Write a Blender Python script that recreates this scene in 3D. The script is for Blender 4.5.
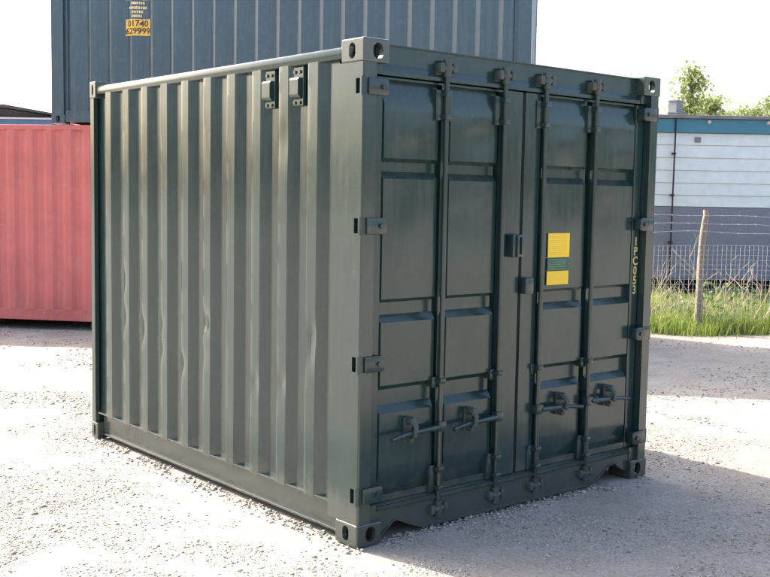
import bpy, bmesh, math, random
import numpy as np
from mathutils import Vector, Matrix, noise

random.seed(7)
rng = np.random.default_rng(7)
for o in list(bpy.data.objects):
    bpy.data.objects.remove(o)
scn = bpy.context.scene
COL = scn.collection

# ------------------------------------------------------------------ camera
CAM = Vector((-3.31115, -4.12611, 1.80523))
YAW, PITCH, ROLL = -0.699697, -0.0866325, 0.0170711
ca, sa, cb, sb = math.cos(YAW), math.sin(YAW), math.cos(PITCH), math.sin(PITCH)
fwd = Vector((-sa * cb, ca * cb, sb))
rgt = Vector((ca, sa, 0))
upv = rgt.cross(fwd)
r2 = math.cos(ROLL) * rgt + math.sin(ROLL) * upv
u2 = -math.sin(ROLL) * rgt + math.cos(ROLL) * upv
cam_data = bpy.data.cameras.new('camera')
cam = bpy.data.objects.new('camera', cam_data)
COL.objects.link(cam)
cam.matrix_world = Matrix(((r2.x, u2.x, -fwd.x, CAM.x), (r2.y, u2.y, -fwd.y, CAM.y), (r2.z, u2.z, -fwd.z, CAM.z), (0, 0, 0, 1)))
cam_data.sensor_width = 36
cam_data.lens = 36 * 1055.58 / 770
cam_data.clip_end = 2000
scn.camera = cam

# ------------------------------------------------------------------ sky, sun, exposure
SUN_DIR = Vector((0.65, -2.78, -2.591))           # direction the light travels
EL = math.atan2(2.591, math.hypot(0.65, 2.78))
AZ = math.atan2(-0.65, 2.78)                      # from +Y towards +X
world = bpy.data.worlds.new('World')
scn.world = world
world.use_nodes = True
wn = world.node_tree
wn.nodes.clear()
wo = wn.nodes.new('ShaderNodeOutputWorld')
wb = wn.nodes.new('ShaderNodeBackground')
ws = wn.nodes.new('ShaderNodeTexSky')
ws.sky_type = 'NISHITA'
ws.sun_disc = False
ws.sun_elevation = EL
ws.sun_rotation = AZ
ws.air_density = 1.0
ws.dust_density = 6.0
ws.ozone_density = 1.0
wb.inputs['Strength'].default_value = 0.15
wn.links.new(ws.outputs[0], wb.inputs[0])
wn.links.new(wb.outputs[0], wo.inputs[0])
sun_data = bpy.data.lights.new('sun', 'SUN')
sun_data.energy = 3.2
sun_data.angle = math.radians(0.5)
sun_data.color = (1.0, 0.95, 0.87)
sun = bpy.data.objects.new('sun', sun_data)
COL.objects.link(sun)
sun.location = (-5, 20, 15)
sun.rotation_euler = SUN_DIR.to_track_quat('-Z', 'Y').to_euler()
scn.view_settings.view_transform = 'Standard'
scn.view_settings.look = 'None'
scn.view_settings.gamma = 1
scn.view_settings.use_curve_mapping = False
scn.view_settings.exposure = 1.72

# ------------------------------------------------------------------ material helpers
def new_mat(name):
    m = bpy.data.materials.new(name)
    m.use_nodes = True
    nt = m.node_tree
    bs = nt.nodes['Principled BSDF']
    return m, nt, bs

def N(nt, t, **kw):
    n = nt.nodes.new(t)
    for k, v in kw.items():
        if k in n.inputs:
            n.inputs[k].default_value = v
        else:
            setattr(n, k, v)
    return n

def ramp(nt, src, stops):
    r = nt.nodes.new('ShaderNodeValToRGB')
    cr = r.color_ramp
    while len(cr.elements) < len(stops):
        cr.elements.new(0.5)
    for e, (p, c) in zip(cr.elements, stops):
        e.position = p
        e.color = (c[0], c[1], c[2], 1) if hasattr(c, '__len__') else (c, c, c, 1)
    nt.links.new(src, r.inputs[0])
    return r.outputs[0]

def mixc(nt, fac, a, b, mode='MIX'):
    m = nt.nodes.new('ShaderNodeMix')
    m.data_type = 'RGBA'
    m.blend_type = mode
    for sock, v in ((m.inputs[0], fac), (m.inputs[6], a), (m.inputs[7], b)):
        if isinstance(v, bpy.types.NodeSocket):
            nt.links.new(v, sock)
        elif hasattr(v, '__len__'):
            sock.default_value = (v[0], v[1], v[2], 1)
        else:
            sock.default_value = v
    return m.outputs[2]

def coords(nt, scale=(1, 1, 1)):
    tc = nt.nodes.new('ShaderNodeTexCoord')
    mp = nt.nodes.new('ShaderNodeMapping')
    mp.inputs['Scale'].default_value = scale
    nt.links.new(tc.outputs['Object'], mp.inputs[0])
    return mp.outputs[0]

def tex(nt, vec, scale, detail=4, rough=0.55):
    n = N(nt, 'ShaderNodeTexNoise', Scale=scale, Detail=detail, Roughness=rough)
    nt.links.new(vec, n.inputs['Vector'])
    return n.outputs[0]

def bump(nt, bs, h, strength, dist=0.01):
    b = N(nt, 'ShaderNodeBump', Strength=strength, Distance=dist)
    nt.links.new(h, b.inputs['Height'])
    old = bs.inputs['Normal']
    if old.is_linked:
        nt.links.new(old.links[0].from_socket, b.inputs['Normal'])
    nt.links.new(b.outputs[0], bs.inputs['Normal'])

def paint(name, base, rough=0.35, var=0.25, dirt=(0.30, 0.27, 0.22), dirt_amt=0.12, wave=0.25, rust=0.0, spec=0.5, splash=0.0):
    """brush-painted sheet steel: slight buckling, streaks, dust and chips"""
    m, nt, bs = new_mat(name)
    v = coords(nt)
    vs = coords(nt, (1, 1, 0.12))
    big = tex(nt, v, 1.7, 3)
    streak = tex(nt, vs, 28, 4)
    fine = tex(nt, v, 90, 2)
    lo = tuple(c * (1 - var) for c in base)
    hi = tuple(min(1, c * (1 + var)) for c in base)
    c = ramp(nt, big, [(0.3, lo), (0.7, hi)])
    dm = ramp(nt, streak, [(0.48, 0.0), (0.75, dirt_amt)])
    c = mixc(nt, dm, c, dirt)
    grime = ramp(nt, tex(nt, v, 6, 6, 0.7), [(0.55, 0.0), (0.75, dirt_amt * 1.2)])
    c = mixc(nt, grime, c, dirt)
    if rust > 0:
        rm = ramp(nt, tex(nt, v, 9, 8, 0.72), [(0.70 - rust * 0.2, 0.0), (0.74 - rust * 0.2, 0.9)])
        c = mixc(nt, rm, c, (0.10, 0.042, 0.022))
    if splash > 0:
        # dried mud and dust thrown up from the yard
        sx = nt.nodes.new('ShaderNodeSeparateXYZ')
        nt.links.new(v, sx.inputs[0])
        ad = N(nt, 'ShaderNodeMath', operation='MULTIPLY_ADD')
        nt.links.new(tex(nt, coords(nt, (1, 1, 0.6)), 7, 7, 0.7), ad.inputs[0])
        ad.inputs[1].default_value = -0.36
        nt.links.new(sx.outputs['Z'], ad.inputs[2])
        c = mixc(nt, ramp(nt, ad.outputs[0], [(0.0, splash), (0.0001, splash), (0.10, 0.0)]), c, (0.24, 0.20, 0.155))
    nt.links.new(c, bs.inputs['Base Color'])
    rr = ramp(nt, streak, [(0.3, rough * 0.8), (0.75, min(1, rough * 1.35))])
    nt.links.new(rr, bs.inputs['Roughness'])
    bs.inputs['Specular IOR Level'].default_value = spec
    bump(nt, bs, big, wave, 0.02)
    bump(nt, bs, streak, 0.10, 0.002)
    bump(nt, bs, fine, 0.08, 0.002)
    return m

def plain(name, base, rough=0.6, var=0.15, scale=12, bmp=0.15, metal=0.0):
    m, nt, bs = new_mat(name)
    v = coords(nt)
    n = tex(nt, v, scale, 5)
    c = ramp(nt, n, [(0.3, tuple(x * (1 - var) for x in base)), (0.7, tuple(min(1, x * (1 + var)) for x in base))])
    nt.links.new(c, bs.inputs['Base Color'])
    bs.inputs['Roughness'].default_value = rough
    bs.inputs['Metallic'].default_value = metal
    if bmp:
        bump(nt, bs, n, bmp, 0.01)
    return m

M = {}
M['green'] = paint('green_paint', (0.013, 0.036, 0.034), 0.17, 0.15, dirt_amt=0.035, wave=0.15, spec=0.85, splash=0.16, rust=0.03)
M['green_door'] = paint('green_door_paint', (0.016, 0.041, 0.039), 0.18, 0.18, dirt_amt=0.04, wave=0.25, spec=0.65, splash=0.18, rust=0.03)
M['green_gear'] = paint('green_gear_paint', (0.018, 0.038, 0.037), 0.22, 0.25, dirt_amt=0.07, wave=0.1, spec=0.65, rust=0.10)
M['cam'] = paint('worn_cam_paint', (0.045, 0.060, 0.055), 0.5, 0.3, dirt_amt=0.15, wave=0.1, rust=0.55)
M['blue'] = paint('blue_paint', (0.035, 0.066, 0.088), 0.20, 0.10, dirt=(0.16, 0.20, 0.23), dirt_amt=0.14, spec=1.0, wave=0.1)
M['red'] = paint('red_paint', (0.56, 0.135, 0.12), 0.55, 0.12, dirt=(0.50, 0.27, 0.25), dirt_amt=0.35, rust=0.10)
M['rubber'] = plain('black_rubber', (0.012, 0.013, 0.014), 0.6)
M['under'] = plain('dark_timber_floor', (0.05, 0.04, 0.03), 0.8)

# ------------------------------------------------------------------ mesh helpers
class MB:
    def __init__(self):
        self.v = []
        self.f = []
    def add(self, vs, fs):
        k = len(self.v)
        self.v += [tuple(p) for p in vs]
        self.f += [tuple(i + k for i in f) for f in fs]
        return self
    def box(self, x0, x1, y0, y1, z0, z1, b=0.0):
        if b <= 0:
            vs = [(x0, y0, z0), (x1, y0, z0), (x1, y1, z0), (x0, y1, z0), (x0, y0, z1), (x1, y0, z1), (x1, y1, z1), (x0, y1, z1)]
            return self.add(vs, [(0, 3, 2, 1), (4, 5, 6, 7), (0, 1, 5, 4), (1, 2, 6, 5), (2, 3, 7, 6), (3, 0, 4, 7)])
        bm = bmesh.new()
        bmesh.ops.create_cube(bm, size=1)
        for v in bm.verts:
            v.co = ((x0 + x1) / 2 + v.co.x * (x1 - x0), (y0 + y1) / 2 + v.co.y * (y1 - y0), (z0 + z1) / 2 + v.co.z * (z1 - z0))
        bmesh.ops.bevel(bm, geom=list(bm.edges), offset=b, segments=2, affect='EDGES', profile=0.5)
        return self.bm(bm)
    def bm(self, bm):
        bm.verts.index_update()
        self.add([v.co for v in bm.verts], [[v.index for v in f.verts] for f in bm.faces])
        bm.free()
        return self
    def prism(self, prof, axis, a, b):
        """closed polygon profile extruded along axis; profile uses the two other axes in xyz order"""
        n = len(prof)
        def P(q, t):
            return (t, q[0], q[1]) if axis == 0 else (q[0], t, q[1]) if axis == 1 else (q[0], q[1], t)
        vs = [P(q, a) for q in prof] + [P(q, b) for q in prof]
        fs = [tuple(range(n))[::-1], tuple(range(n, 2 * n))]
        fs += [(i, (i + 1) % n, n + (i + 1) % n, n + i) for i in range(n)]
        return self.add(vs, fs)
    def tube(self, pts, rad, n=10, cap=True):
        pts = [Vector(p) for p in pts]
        if not hasattr(rad, '__len__'):
            rad = [rad] * len(pts)
        k = len(self.v)
        prev = None
        for i, p in enumerate(pts):
            d = (pts[min(i + 1, len(pts) - 1)] - pts[max(i - 1, 0)])
            if d.length < 1e-9:
                d = Vector((0, 0, 1))
            d.normalize()
            if prev is None:
                a = Vector((1, 0, 0)) if abs(d.x) < 0.8 else Vector((0, 1, 0))
            else:
                a = prev
            a = (a - d * a.dot(d)).normalized()
            prev = a
            c = d.cross(a)
            for j in range(n):
                t = 2 * math.pi * j / n
                self.v.append(tuple(p + (a * math.cos(t) + c * math.sin(t)) * rad[i]))
        for i in range(len(pts) - 1):
            for j in range(n):
                j2 = (j + 1) % n
                self.f.append((k + i * n + j, k + i * n + j2, k + (i + 1) * n + j2, k + (i + 1) * n + j))
        if cap:
            self.f.append(tuple(k + j for j in range(n))[::-1])
            self.f.append(tuple(k + (len(pts) - 1) * n + j for j in range(n)))
        return self
    def build(self, name, mat, parent=None, smooth=False, loc=None, fixn=True, sharp=40):
        me = bpy.data.meshes.new(name)
        me.from_pydata(self.v, [], self.f)
        if fixn:
            bm = bmesh.new()
            bm.from_mesh(me)
            bmesh.ops.recalc_face_normals(bm, faces=bm.faces)
            bm.to_mesh(me)
            bm.free()
        if smooth:
            me.polygons.foreach_set('use_smooth', [True] * len(me.polygons))
            try:
                me.set_sharp_from_angle(angle=math.radians(sharp))
            except Exception:
                pass
        me.materials.append(mat)
        o = bpy.data.objects.new(name, me)
        COL.objects.link(o)
        if parent:
            o.parent = parent
        if loc:
            o.location = loc
        return o

def share(o, parent, loc=(0, 0, 0), scale=None, rotz=0):
    c = o.copy()
    COL.objects.link(c)
    c.parent = parent
    c.location = loc
    c.rotation_euler = (0, 0, rotz)
    if scale:
        c.scale = scale
    return c

def tag(o, label=None, cat=None, group=None, kind=None):
    if label:
        o['label'] = label
    if cat:
        o['category'] = cat
    if group:
        o['group'] = group
    if kind:
        o['kind'] = kind
    return o

def thing(name, label, cat, loc=(0, 0, 0), rotz=0.0, group=None):
    o = bpy.data.objects.new(name, None)
    COL.objects.link(o)
    o.location = loc
    o.rotation_euler = (0, 0, rotz)
    o.empty_display_size = 0.2
    return tag(o, label, cat, group)

def text_bm(body, size, cuts=None):
    """text as a flat bmesh in its local XY plane"""
    cu = bpy.data.curves.new('lettering', 'FONT')
    cu.body = body
    cu.size = size
    cu.align_x = 'CENTER'
    cu.align_y = 'CENTER'
    cu.space_line = 0.85
    cu.offset = 0.022 * size
    cu.resolution_u = 3
    o = bpy.data.objects.new('lettering', cu)
    COL.objects.link(o)
    dg = bpy.context.evaluated_depsgraph_get()
    me = bpy.data.meshes.new_from_object(o.evaluated_get(dg))
    bpy.data.objects.remove(o)
    bm = bmesh.new()
    bm.from_mesh(me)
    bpy.data.meshes.remove(me)
    return bm

# ------------------------------------------------------------------ ground
def ground_z(x, y):
    far = max(abs(x - 2), abs(y - 2))
    k = 1.0 if far < 14 else max(0.0, 1 - (far - 14) / 20)
    # keep it flat where the container stands
    dx = max(-0.1 - x, 0, x - 2.55)
    dy = max(-0.1 - y, 0, y - 3.25)
    e = min(1.0, math.hypot(dx, dy) / 1.2)
    a = 0.030 * noise.noise((x * 0.45, y * 0.45, 1.3)) + 0.010 * noise.noise((x * 1.7, y * 1.7, 4.0))
    f = 0.005 * noise.noise((x * 6.0, y * 6.0, 2.0)) + 0.003 * noise.noise((x * 15.0, y * 15.0, 8.0))
    return k * (e * a + f * (0.4 + 0.6 * e)) - 0.006 + 0.0

def graded(lo, hi, d, ext):
    c = list(np.arange(lo, hi + 1e-6, d))
    s = d
    a = [c[0]]
    while a[-1] > -ext:
        s *= 1.25
        a.append(a[-1] - s)
    s = d
    b = [c[-1]]
    while b[-1] < ext:
        s *= 1.25
        b.append(b[-1] + s)
    return a[:0:-1] + c + b[1:]

gx = graded(-3.2, 6.5, 0.055, 900)
gy = graded(-3.6, 5.5, 0.055, 900)
gv = [(x, y, ground_z(x, y)) for y in gy for x in gx]
nx = len(gx)
gf = [(j * nx + i, j * nx + i + 1, (j + 1) * nx + i + 1, (j + 1) * nx + i) for j in range(len(gy) - 1) for i in range(nx - 1)]
m, nt, bs = new_mat('gravel_yard')
v = coords(nt)
big = tex(nt, v, 0.45, 5, 0.6)
mid = tex(nt, v, 2.6, 6, 0.65)
c = ramp(nt, mid, [(0.34, (0.17, 0.125, 0.085)), (0.44, (0.275, 0.230, 0.178)), (0.56, (0.355, 0.316, 0.262)), (0.72, (0.40, 0.362, 0.308))])
c = mixc(nt, ramp(nt, big, [(0.46, 0.0), (0.60, 0.65)]), c, (0.20, 0.152, 0.105))
# old wheel ruts crossing the yard
trk = nt.nodes.new('ShaderNodeMapping')
trk.inputs['Rotation'].default_value = (0, 0, -YAW + 0.12)
trk.inputs['Scale'].default_value = (0.10, 1.5, 1)
nt.links.new(nt.nodes.new('ShaderNodeTexCoord').outputs['Object'], trk.inputs[0])
rut = tex(nt, trk.outputs[0], 1.6, 5, 0.6)
c = mixc(nt, ramp(nt, rut, [(0.48, 0.0), (0.60, 0.6)]), c, (0.22, 0.17, 0.115))
vor = N(nt, 'ShaderNodeTexVoronoi', Scale=62)
nt.links.new(v, vor.inputs['Vector'])
c = mixc(nt, 0.36, c, ramp(nt, vor.outputs['Color'], [(0.0, (0.16, 0.145, 0.125)), (1.0, (0.55, 0.53, 0.50))]))
vor2 = N(nt, 'ShaderNodeTexVoronoi', Scale=150)
nt.links.new(v, vor2.inputs['Vector'])
c = mixc(nt, 0.30, c, ramp(nt, vor2.outputs['Color'], [(0.0, (0.14, 0.125, 0.11)), (1.0, (0.56, 0.54, 0.51))]))
nt.links.new(c, bs.inputs['Base Color'])
bs.inputs['Roughness'].default_value = 0.92
bs.inputs['Specular IOR Level'].default_value = 0.2
bump(nt, bs, vor.outputs['Distance'], -0.8, 0.014)
bump(nt, bs, vor2.outputs['Distance'], -0.5, 0.005)
M['ground'] = m
mb = MB()
mb.v, mb.f = gv, gf
tag(mb.build('ground', M['ground'], smooth=True, fixn=False), kind='structure')

# loose gravel: real stones, one mesh
def stones(name, label, spots, rads, mat):
    t = (1 + 5 ** 0.5) / 2
    ico = np.array([(-1, t, 0), (1, t, 0), (-1, -t, 0), (1, -t, 0), (0, -1, t), (0, 1, t), (0, -1, -t), (0, 1, -t), (t, 0, -1), (t, 0, 1), (-t, 0, -1), (-t, 0, 1)], float)
    ico /= np.linalg.norm(ico[0])
    fi = np.array([(0, 11, 5), (0, 5, 1), (0, 1, 7), (0, 7, 10), (0, 10, 11), (1, 5, 9), (5, 11, 4), (11, 10, 2), (10, 7, 6), (7, 1, 8), (3, 9, 4), (3, 4, 2), (3, 2, 6), (3, 6, 8), (3, 8, 9), (4, 9, 5), (2, 4, 11), (6, 2, 10), (8, 6, 7), (9, 8, 1)])
    n = len(spots)
    jit = 1 + rng.uniform(-0.32, 0.32, (n, 12, 1))
    sc = np.stack([rng.uniform(0.8, 1.4, n), rng.uniform(0.65, 1.0, n), rng.uniform(0.45, 0.8, n)], 1)
    V = ico[None] * jit * sc[:, None]
    a = rng.uniform(0, 6.28, n)
    R = np.zeros((n, 3, 3))
    R[:, 0, 0] = np.cos(a); R[:, 0, 1] = -np.sin(a); R[:, 1, 0] = np.sin(a); R[:, 1, 1] = np.cos(a); R[:, 2, 2] = 1
    V = np.einsum('nij,nkj->nki', R, V) * rads[:, None, None]
    V += spots[:, None]
    F = (fi[None] + 12 * np.arange(n)[:, None, None]).reshape(-1, 3)
    me = bpy.data.meshes.new(name)
    me.vertices.add(n * 12)
    me.vertices.foreach_set('co', V.ravel())
    me.loops.add(len(F) * 3)
    me.loops.foreach_set('vertex_index', F.ravel().astype(np.int32))
    me.polygons.add(len(F))
    me.polygons.foreach_set('loop_start', np.arange(0, len(F) * 3, 3, dtype=np.int32))
    me.update()
    me.materials.append(mat)
    o = bpy.data.objects.new(name, me)
    COL.objects.link(o)
    tag(o, label, 'gravel', kind='stuff')
    return o

m, nt, bs = new_mat('loose_stone')
g = nt.nodes.new('ShaderNodeNewGeometry')
c = ramp(nt, g.outputs['Random Per Island'], [(0.0, (0.09, 0.075, 0.065)), (0.14, (0.22, 0.19, 0.16)), (0.35, (0.37, 0.338, 0.295)), (0.8, (0.43, 0.402, 0.36)), (1.0, (0.52, 0.50, 0.47))])
c = mixc(nt, 0.35, c, ramp(nt, tex(nt, coords(nt), 160, 3), [(0.3, (0.20, 0.18, 0.16)), (0.7, (0.48, 0.46, 0.42))]))
nt.links.new(c, bs.inputs['Base Color'])
bs.inputs['Roughness'].default_value = 0.9
bs.inputs['Specular IOR Level'].default_value = 0.25
M['stone'] = m

fh = Vector((-sa, ca, 0))
W_G, L_G = 2.42, 3.12
def scatter(n, d0, d1, r0, r1, power, lat=0.42, clump=None):
    pts, rr = [], []
    while len(pts) < n:
        d = d0 * (d1 / d0) ** random.random()
        l = random.uniform(-lat, lat) * d
        p = CAM + fh * d + rgt * l
        if -0.02 < p.x < 2.46 and -0.02 < p.y < 3.16:
            continue
        if d > 13.6 and l > 2.5:
            continue
        w = noise.noise((p.x * 0.9, p.y * 0.9, 7.7)) + 0.5 * noise.noise((p.x * 3.1, p.y * 3.1, 3.1))
        if random.random() > 0.30 + 1.35 * w:
            continue
        r = r0 + (r1 - r0) * random.random() ** power
        pts.append((p.x, p.y, ground_z(p.x, p.y) + r * random.uniform(-0.2, 0.25)))
        rr.append(r)
    return np.array(pts), np.array(rr)
a1, b1 = scatter(54000, 4.3, 9.5, 0.0025, 0.009, 2.6)
a2, b2 = scatter(1100, 4.3, 12.0, 0.008, 0.020, 3.0)
a3, b3 = scatter(9000, 8.5, 15.5, 0.006, 0.018, 2.2)
# grit pushed up against the container's edges
pk, rk = [], []
for k in range(1500):
    d = abs(random.gauss(0, 0.07))
    if random.random() < 0.5:
        p = (-d + 0.03, random.uniform(-0.05, L_G))
    else:
        p = (random.uniform(-0.05, W_G), -d + 0.05)
    if noise.noise((p[0] * 3, p[1] * 3, 1.0)) < -0.25:
        continue
    q = random.uniform(0.003, 0.010) if random.random() < 0.93 else random.uniform(0.010, 0.017)
    if -0.012 < p[0] < 0.19 and -0.012 < p[1] < 0.19:
        continue
    pk.append((p[0], p[1], ground_z(*p) + q * 0.3 + max(0, 0.008 - d * 0.1)))
    rk.append(q)
a1, b1 = np.concatenate([a1, np.array(pk)]), np.concatenate([b1, np.array(rk)])
stones('gravel', 'loose pale crushed stone strewn over the whole yard', np.concatenate([a1, a2, a3]), np.concatenate([b1, b2, b3]), M['stone'])

# ------------------------------------------------------------------ corner casting (hollow, with oval holes)
def stadium(w, h, n=8):
    r = min(w, h) / 2
    pts = []
    if h >= w:
        for k in range(n + 1):
            t = math.pi * k / n
            pts.append((r * math.cos(t), h / 2 - r + r * math.sin(t)))
        for k in range(n + 1):
            t = math.pi + math.pi * k / n
            pts.append((r * math.cos(t), -h / 2 + r + r * math.sin(t)))
    else:
        pts = [(b_, a_) for a_, b_ in stadium(h, w, n)]
    return pts

def casting_mesh(name, mat):
    """x 0..0.162 (end face width), y 0..0.178 (along side), z 0..0.118; outer corner at the origin; z=0 is the outer (bottom) face"""
    W_, D_, H_ = 0.162, 0.178, 0.118
    o = MB().box(-0.004, W_, -0.004, D_, 0, H_, 0.007).build(name, mat)
    cut = [MB().box(0.024, W_ - 0.020, 0.024, D_ - 0.020, 0.022, H_ - 0.018).build('cut', mat),
           MB().prism([(D_ * 0.5 + p, H_ * 0.52 + q) for p, q in stadium(0.052, 0.080)], 0, -0.05, 0.05).build('cut', mat),
           MB().prism([(W_ * 0.55 + p, H_ * 0.52 + q) for p, q in stadium(0.064, 0.080)], 1, -0.05, 0.05).build('cut', mat),
           MB().prism([(W_ * 0.52 + p, D_ * 0.5 + q) for p, q in stadium(0.064, 0.124)], 2, -0.05, 0.05).build('cut', mat)]
    for c_ in cut:
        md = o.modifiers.new('b', 'BOOLEAN')
        md.operation = 'DIFFERENCE'
        md.object = c_
        md.solver = 'EXACT'
    dg = bpy.context.evaluated_depsgraph_get()
    me = bpy.data.meshes.new_from_object(o.evaluated_get(dg))
    for c_ in cut:
        bpy.data.objects.remove(c_)
    bpy.data.objects.remove(o)
    me.name = name
    return me

CAST = {}
def castings(parent, mat, W, L, H):
    if mat.name not in CAST:
        CAST[mat.name] = casting_mesh('corner_casting', mat)
    for ix in (0, 1):
        for iy in (0, 1):
            for iz in (0, 1):
                o = bpy.data.objects.new('corner_casting', CAST[mat.name])
                COL.objects.link(o)
                o.parent = parent
                o.location = (W * ix, L * iy, H * iz)
                o.scale = (1 - 2 * ix, 1 if iy == 0 else -0.52, 1 - 2 * iz)

# ------------------------------------------------------------------ the green container
W, L, H = 2.438, 3.141, 2.591
G = thing('shipping_container', 'dark green ten-foot steel container with closed double doors in the foreground', 'container')
castings(G, M['green'], W, L, H)
HZ = [2.354, 1.657, 0.951, 0.267]

# front corner posts with hinge slots
def front_post():
    full = [(0, 0.006), (0.012, 0.0), (0.085, 0.0), (0.085, 0.11), (0.05, 0.11), (0.05, 0.25), (0, 0.25)]
    slot = [(0.035, 0.0), (0.085, 0.0), (0.085, 0.11), (0.05, 0.11), (0.05, 0.25), (0, 0.25), (0, 0.062), (0.035, 0.062)]
    slot2 = [(0, 0.006), (0.012, 0.0), (0.085, 0.0), (0.085, 0.11), (0.05, 0.11), (0.05, 0.25), (0, 0.25), (0, 0.060), (0.04, 0.060), (0.04, 0.028), (0, 0.028)]
    mb = MB()
    z = 0.118
    for h in sorted(HZ):
        mb.prism(full, 2, z, h - 0.038)
        mb.prism(slot2, 2, h - 0.038, h + 0.038)
        z = h + 0.038
    mb.prism(full, 2, z, H - 0.118)
    return mb
p1 = front_post().build('corner_post', M['green'], G)
share(p1, G, (W, 0, 0), (-1, 1, 1))
bp = MB().prism([(0, 0), (0.13, 0), (0.13, -0.03), (0.03, -0.03), (0.03, -0.055), (0, -0.055)], 2, 0.118, H - 0.118).build('corner_post', M['green'], G, loc=(0, L, 0))
share(bp, G, (W, L, 0), (-1, 1, 1))

# corrugated long sides with dents
def side_sheet():
    far = [0.472 + 0.2705 * k for k in range(10)]
    D = 0.043
    prof = [(0.25, D)]
    for f in far:
        prof += [(f - 0.150, D), (f - 0.097, 0.006), (f - 0.088, 0.002), (f - 0.008, 0.002), (f + 0.002, 0.0045), (f + 0.010, 0.012), (f + 0.050, D)]
    prof.append((L - 0.05, D))
    ys, ds = [], []
    for i in range(len(prof) - 1):
        (y0, d0), (y1, d1) = prof[i], prof[i + 1]
        n = 3 if y1 - y0 > 0.03 else 1
        for k in range(n):
            t = k / n
            ys.append(y0 + (y1 - y0) * t)
            ds.append(d0 + (d1 - d0) * t)
    ys.append(prof[-1][0]); ds.append(prof[-1][1])
    zs = list(np.linspace(0.185, 2.515, 100))
    rd = random.Random(5)
    dents = [(0.43, 1.05, 0.016, 0.06), (0.45, 0.93, 0.012, 0.05), (0.71, 0.75, 0.012, 0.05), (0.98, 0.72, 0.012, 0.05), (1.54, 1.02, 0.024, 0.05), (1.55, 0.80, 0.008, 0.06),
             (1.83, 0.72, 0.014, 0.05), (2.11, 0.78, 0.012, 0.05), (2.11, 0.95, 0.010, 0.05), (2.38, 0.90, 0.016, 0.06), (2.65, 0.95, 0.012, 0.06), (2.65, 1.2, 0.010, 0.06), (0.70, 2.1, 0.005, 0.08)]
    vs = []
    for z in zs:
        for y, d in zip(ys, ds):
            w = 0.0016 * noise.noise((y * 2, z * 1.2, 0.5)) + 0.0006 * noise.noise((y * 12, z * 7, 9.5))
            for (cy, cz, dep, r) in dents:
                w += dep * math.exp(-((y - cy) ** 2) / (2 * (r * 0.6) ** 2) - ((z - cz) ** 2) / (2 * r ** 2))
            # ribs run in to the rail at top and bottom
            vs.append((d + w, y, z))
    n = len(ys)
    mb = MB()
    mb.v = vs
    mb.f = [(j * n + i, j * n + i + 1, (j + 1) * n + i + 1, (j + 1) * n + i) for j in range(len(zs) - 1) for i in range(n - 1)]
    return mb
sp = side_sheet().build('side_panel', M['green'], G, smooth=True, sharp=14)
tag(sp, 'corrugated side wall with small dents in its ribs')
share(sp, G, (W, 0, 0), (-1, 1, 1))
# top side rails (rounded tube), bottom side rails (channel with lips)
tr = MB().box(0.0, 0.064, 0.172, L - 0.09, 2.494, 2.557, 0.015).build('top_rail', M['green'], G, smooth=True)
share(tr, G, (W, 0, 0), (-1, 1, 1))
br = MB()
br.box(0.046, 0.06, 0.174, L - 0.094, 0.045, 0.190)
br.box(0.004, 0.062, 0.25, L - 0.094, 0.190, 0.199, 0.002)
br.box(0.030, 0.062, 0.174, L - 0.094, 0.030, 0.045, 0.003)
br_o = br.build('bottom_rail', M['green'], G)
share(br_o, G, (W, 0, 0), (-1, 1, 1))
# pressed roof, back wall, floor
mb = MB()
mb.box(0.04, W - 0.04, 0.08, L - 0.06, 2.50, 2.535)
for k in range(8):
    y = 0.35 + k * 0.33
    mb.box(0.15, W - 0.15, y, y + 0.12, 2.536, 2.552, 0.006)
mb.build('roof', M['green'], G)
mb = MB()
prof = []
x = 0.14
while x < W - 0.2:
    prof += [(x, L - 0.05), (x + 0.06, L - 0.01), (x + 0.14, L - 0.01), (x + 0.20, L - 0.05)]
    x += 0.262
prof.append((W - 0.14, L - 0.05))
n = len(prof)
mb.add([(a, b, 0.16) for a, b in prof] + [(a, b, 2.51) for a, b in prof], [(i, i + 1, n + i + 1, n + i) for i in range(n - 1)])
mb.build('back_wall', M['green'], G)
mb = MB()
mb.box(0.162, W - 0.162, L - 0.06, L - 0.003, 2.49, 2.575).build('end_rail', M['green'], G)
MB().box(0.162, W - 0.162, L - 0.06, L - 0.003, 0.02, 0.17).build('end_rail', M['green'], G)
mb = MB().box(0.07, W - 0.07, 0.16, L - 0.07, 0.135, 0.165)
for k in range(9):
    y = 0.30 + k * 0.31
    mb.box(0.07, W - 0.07, y, y + 0.05, 0.032, 0.132)
mb.build('floor', M['under'], G)
# door header and sill
mb = MB()
mb.prism([(0.055, 2.480), (0.055, 2.572), (0.040, 2.572), (0.040, 2.578), (0.13, 2.578), (0.13, 2.42), (0.034, 2.42), (0.034, 2.440), (0.050, 2.464)], 0, 0.150, W - 0.150)
for xa in (0.0855, W - 0.1495):
    mb.box(xa, xa + 0.064, 0.030, 0.12, 2.421, 2.472)
mb.build('door_header', M['green_door'], G)
poly = [(0.150, 0.185), (0.150, 0.03), (0.175, 0.03), (0.272, 0.098), (0.292, 0.100), (0.36, 0.070), (0.455, 0.032), (0.50, 0.026), (1.87, 0.020), (1.95, 0.035), (2.09, 0.118), (2.14, 0.126), (2.20, 0.085), (2.26, 0.06), (2.288, 0.06), (2.288, 0.185)]
mb = MB()
mb.prism(poly, 1, 0.030, 0.044)
mb.prism([(0.0305, 0.185), (0.0305, 0.162), (0.016, 0.165), (0.010, 0.172), (0.060, 0.197), (0.12, 0.197), (0.12, 0.185)], 0, 0.150, W - 0.150)
for xa in (0.0855, W - 0.1495):
    mb.box(xa, xa + 0.064, 0.026, 0.12, 0.119, 0.199)
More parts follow.
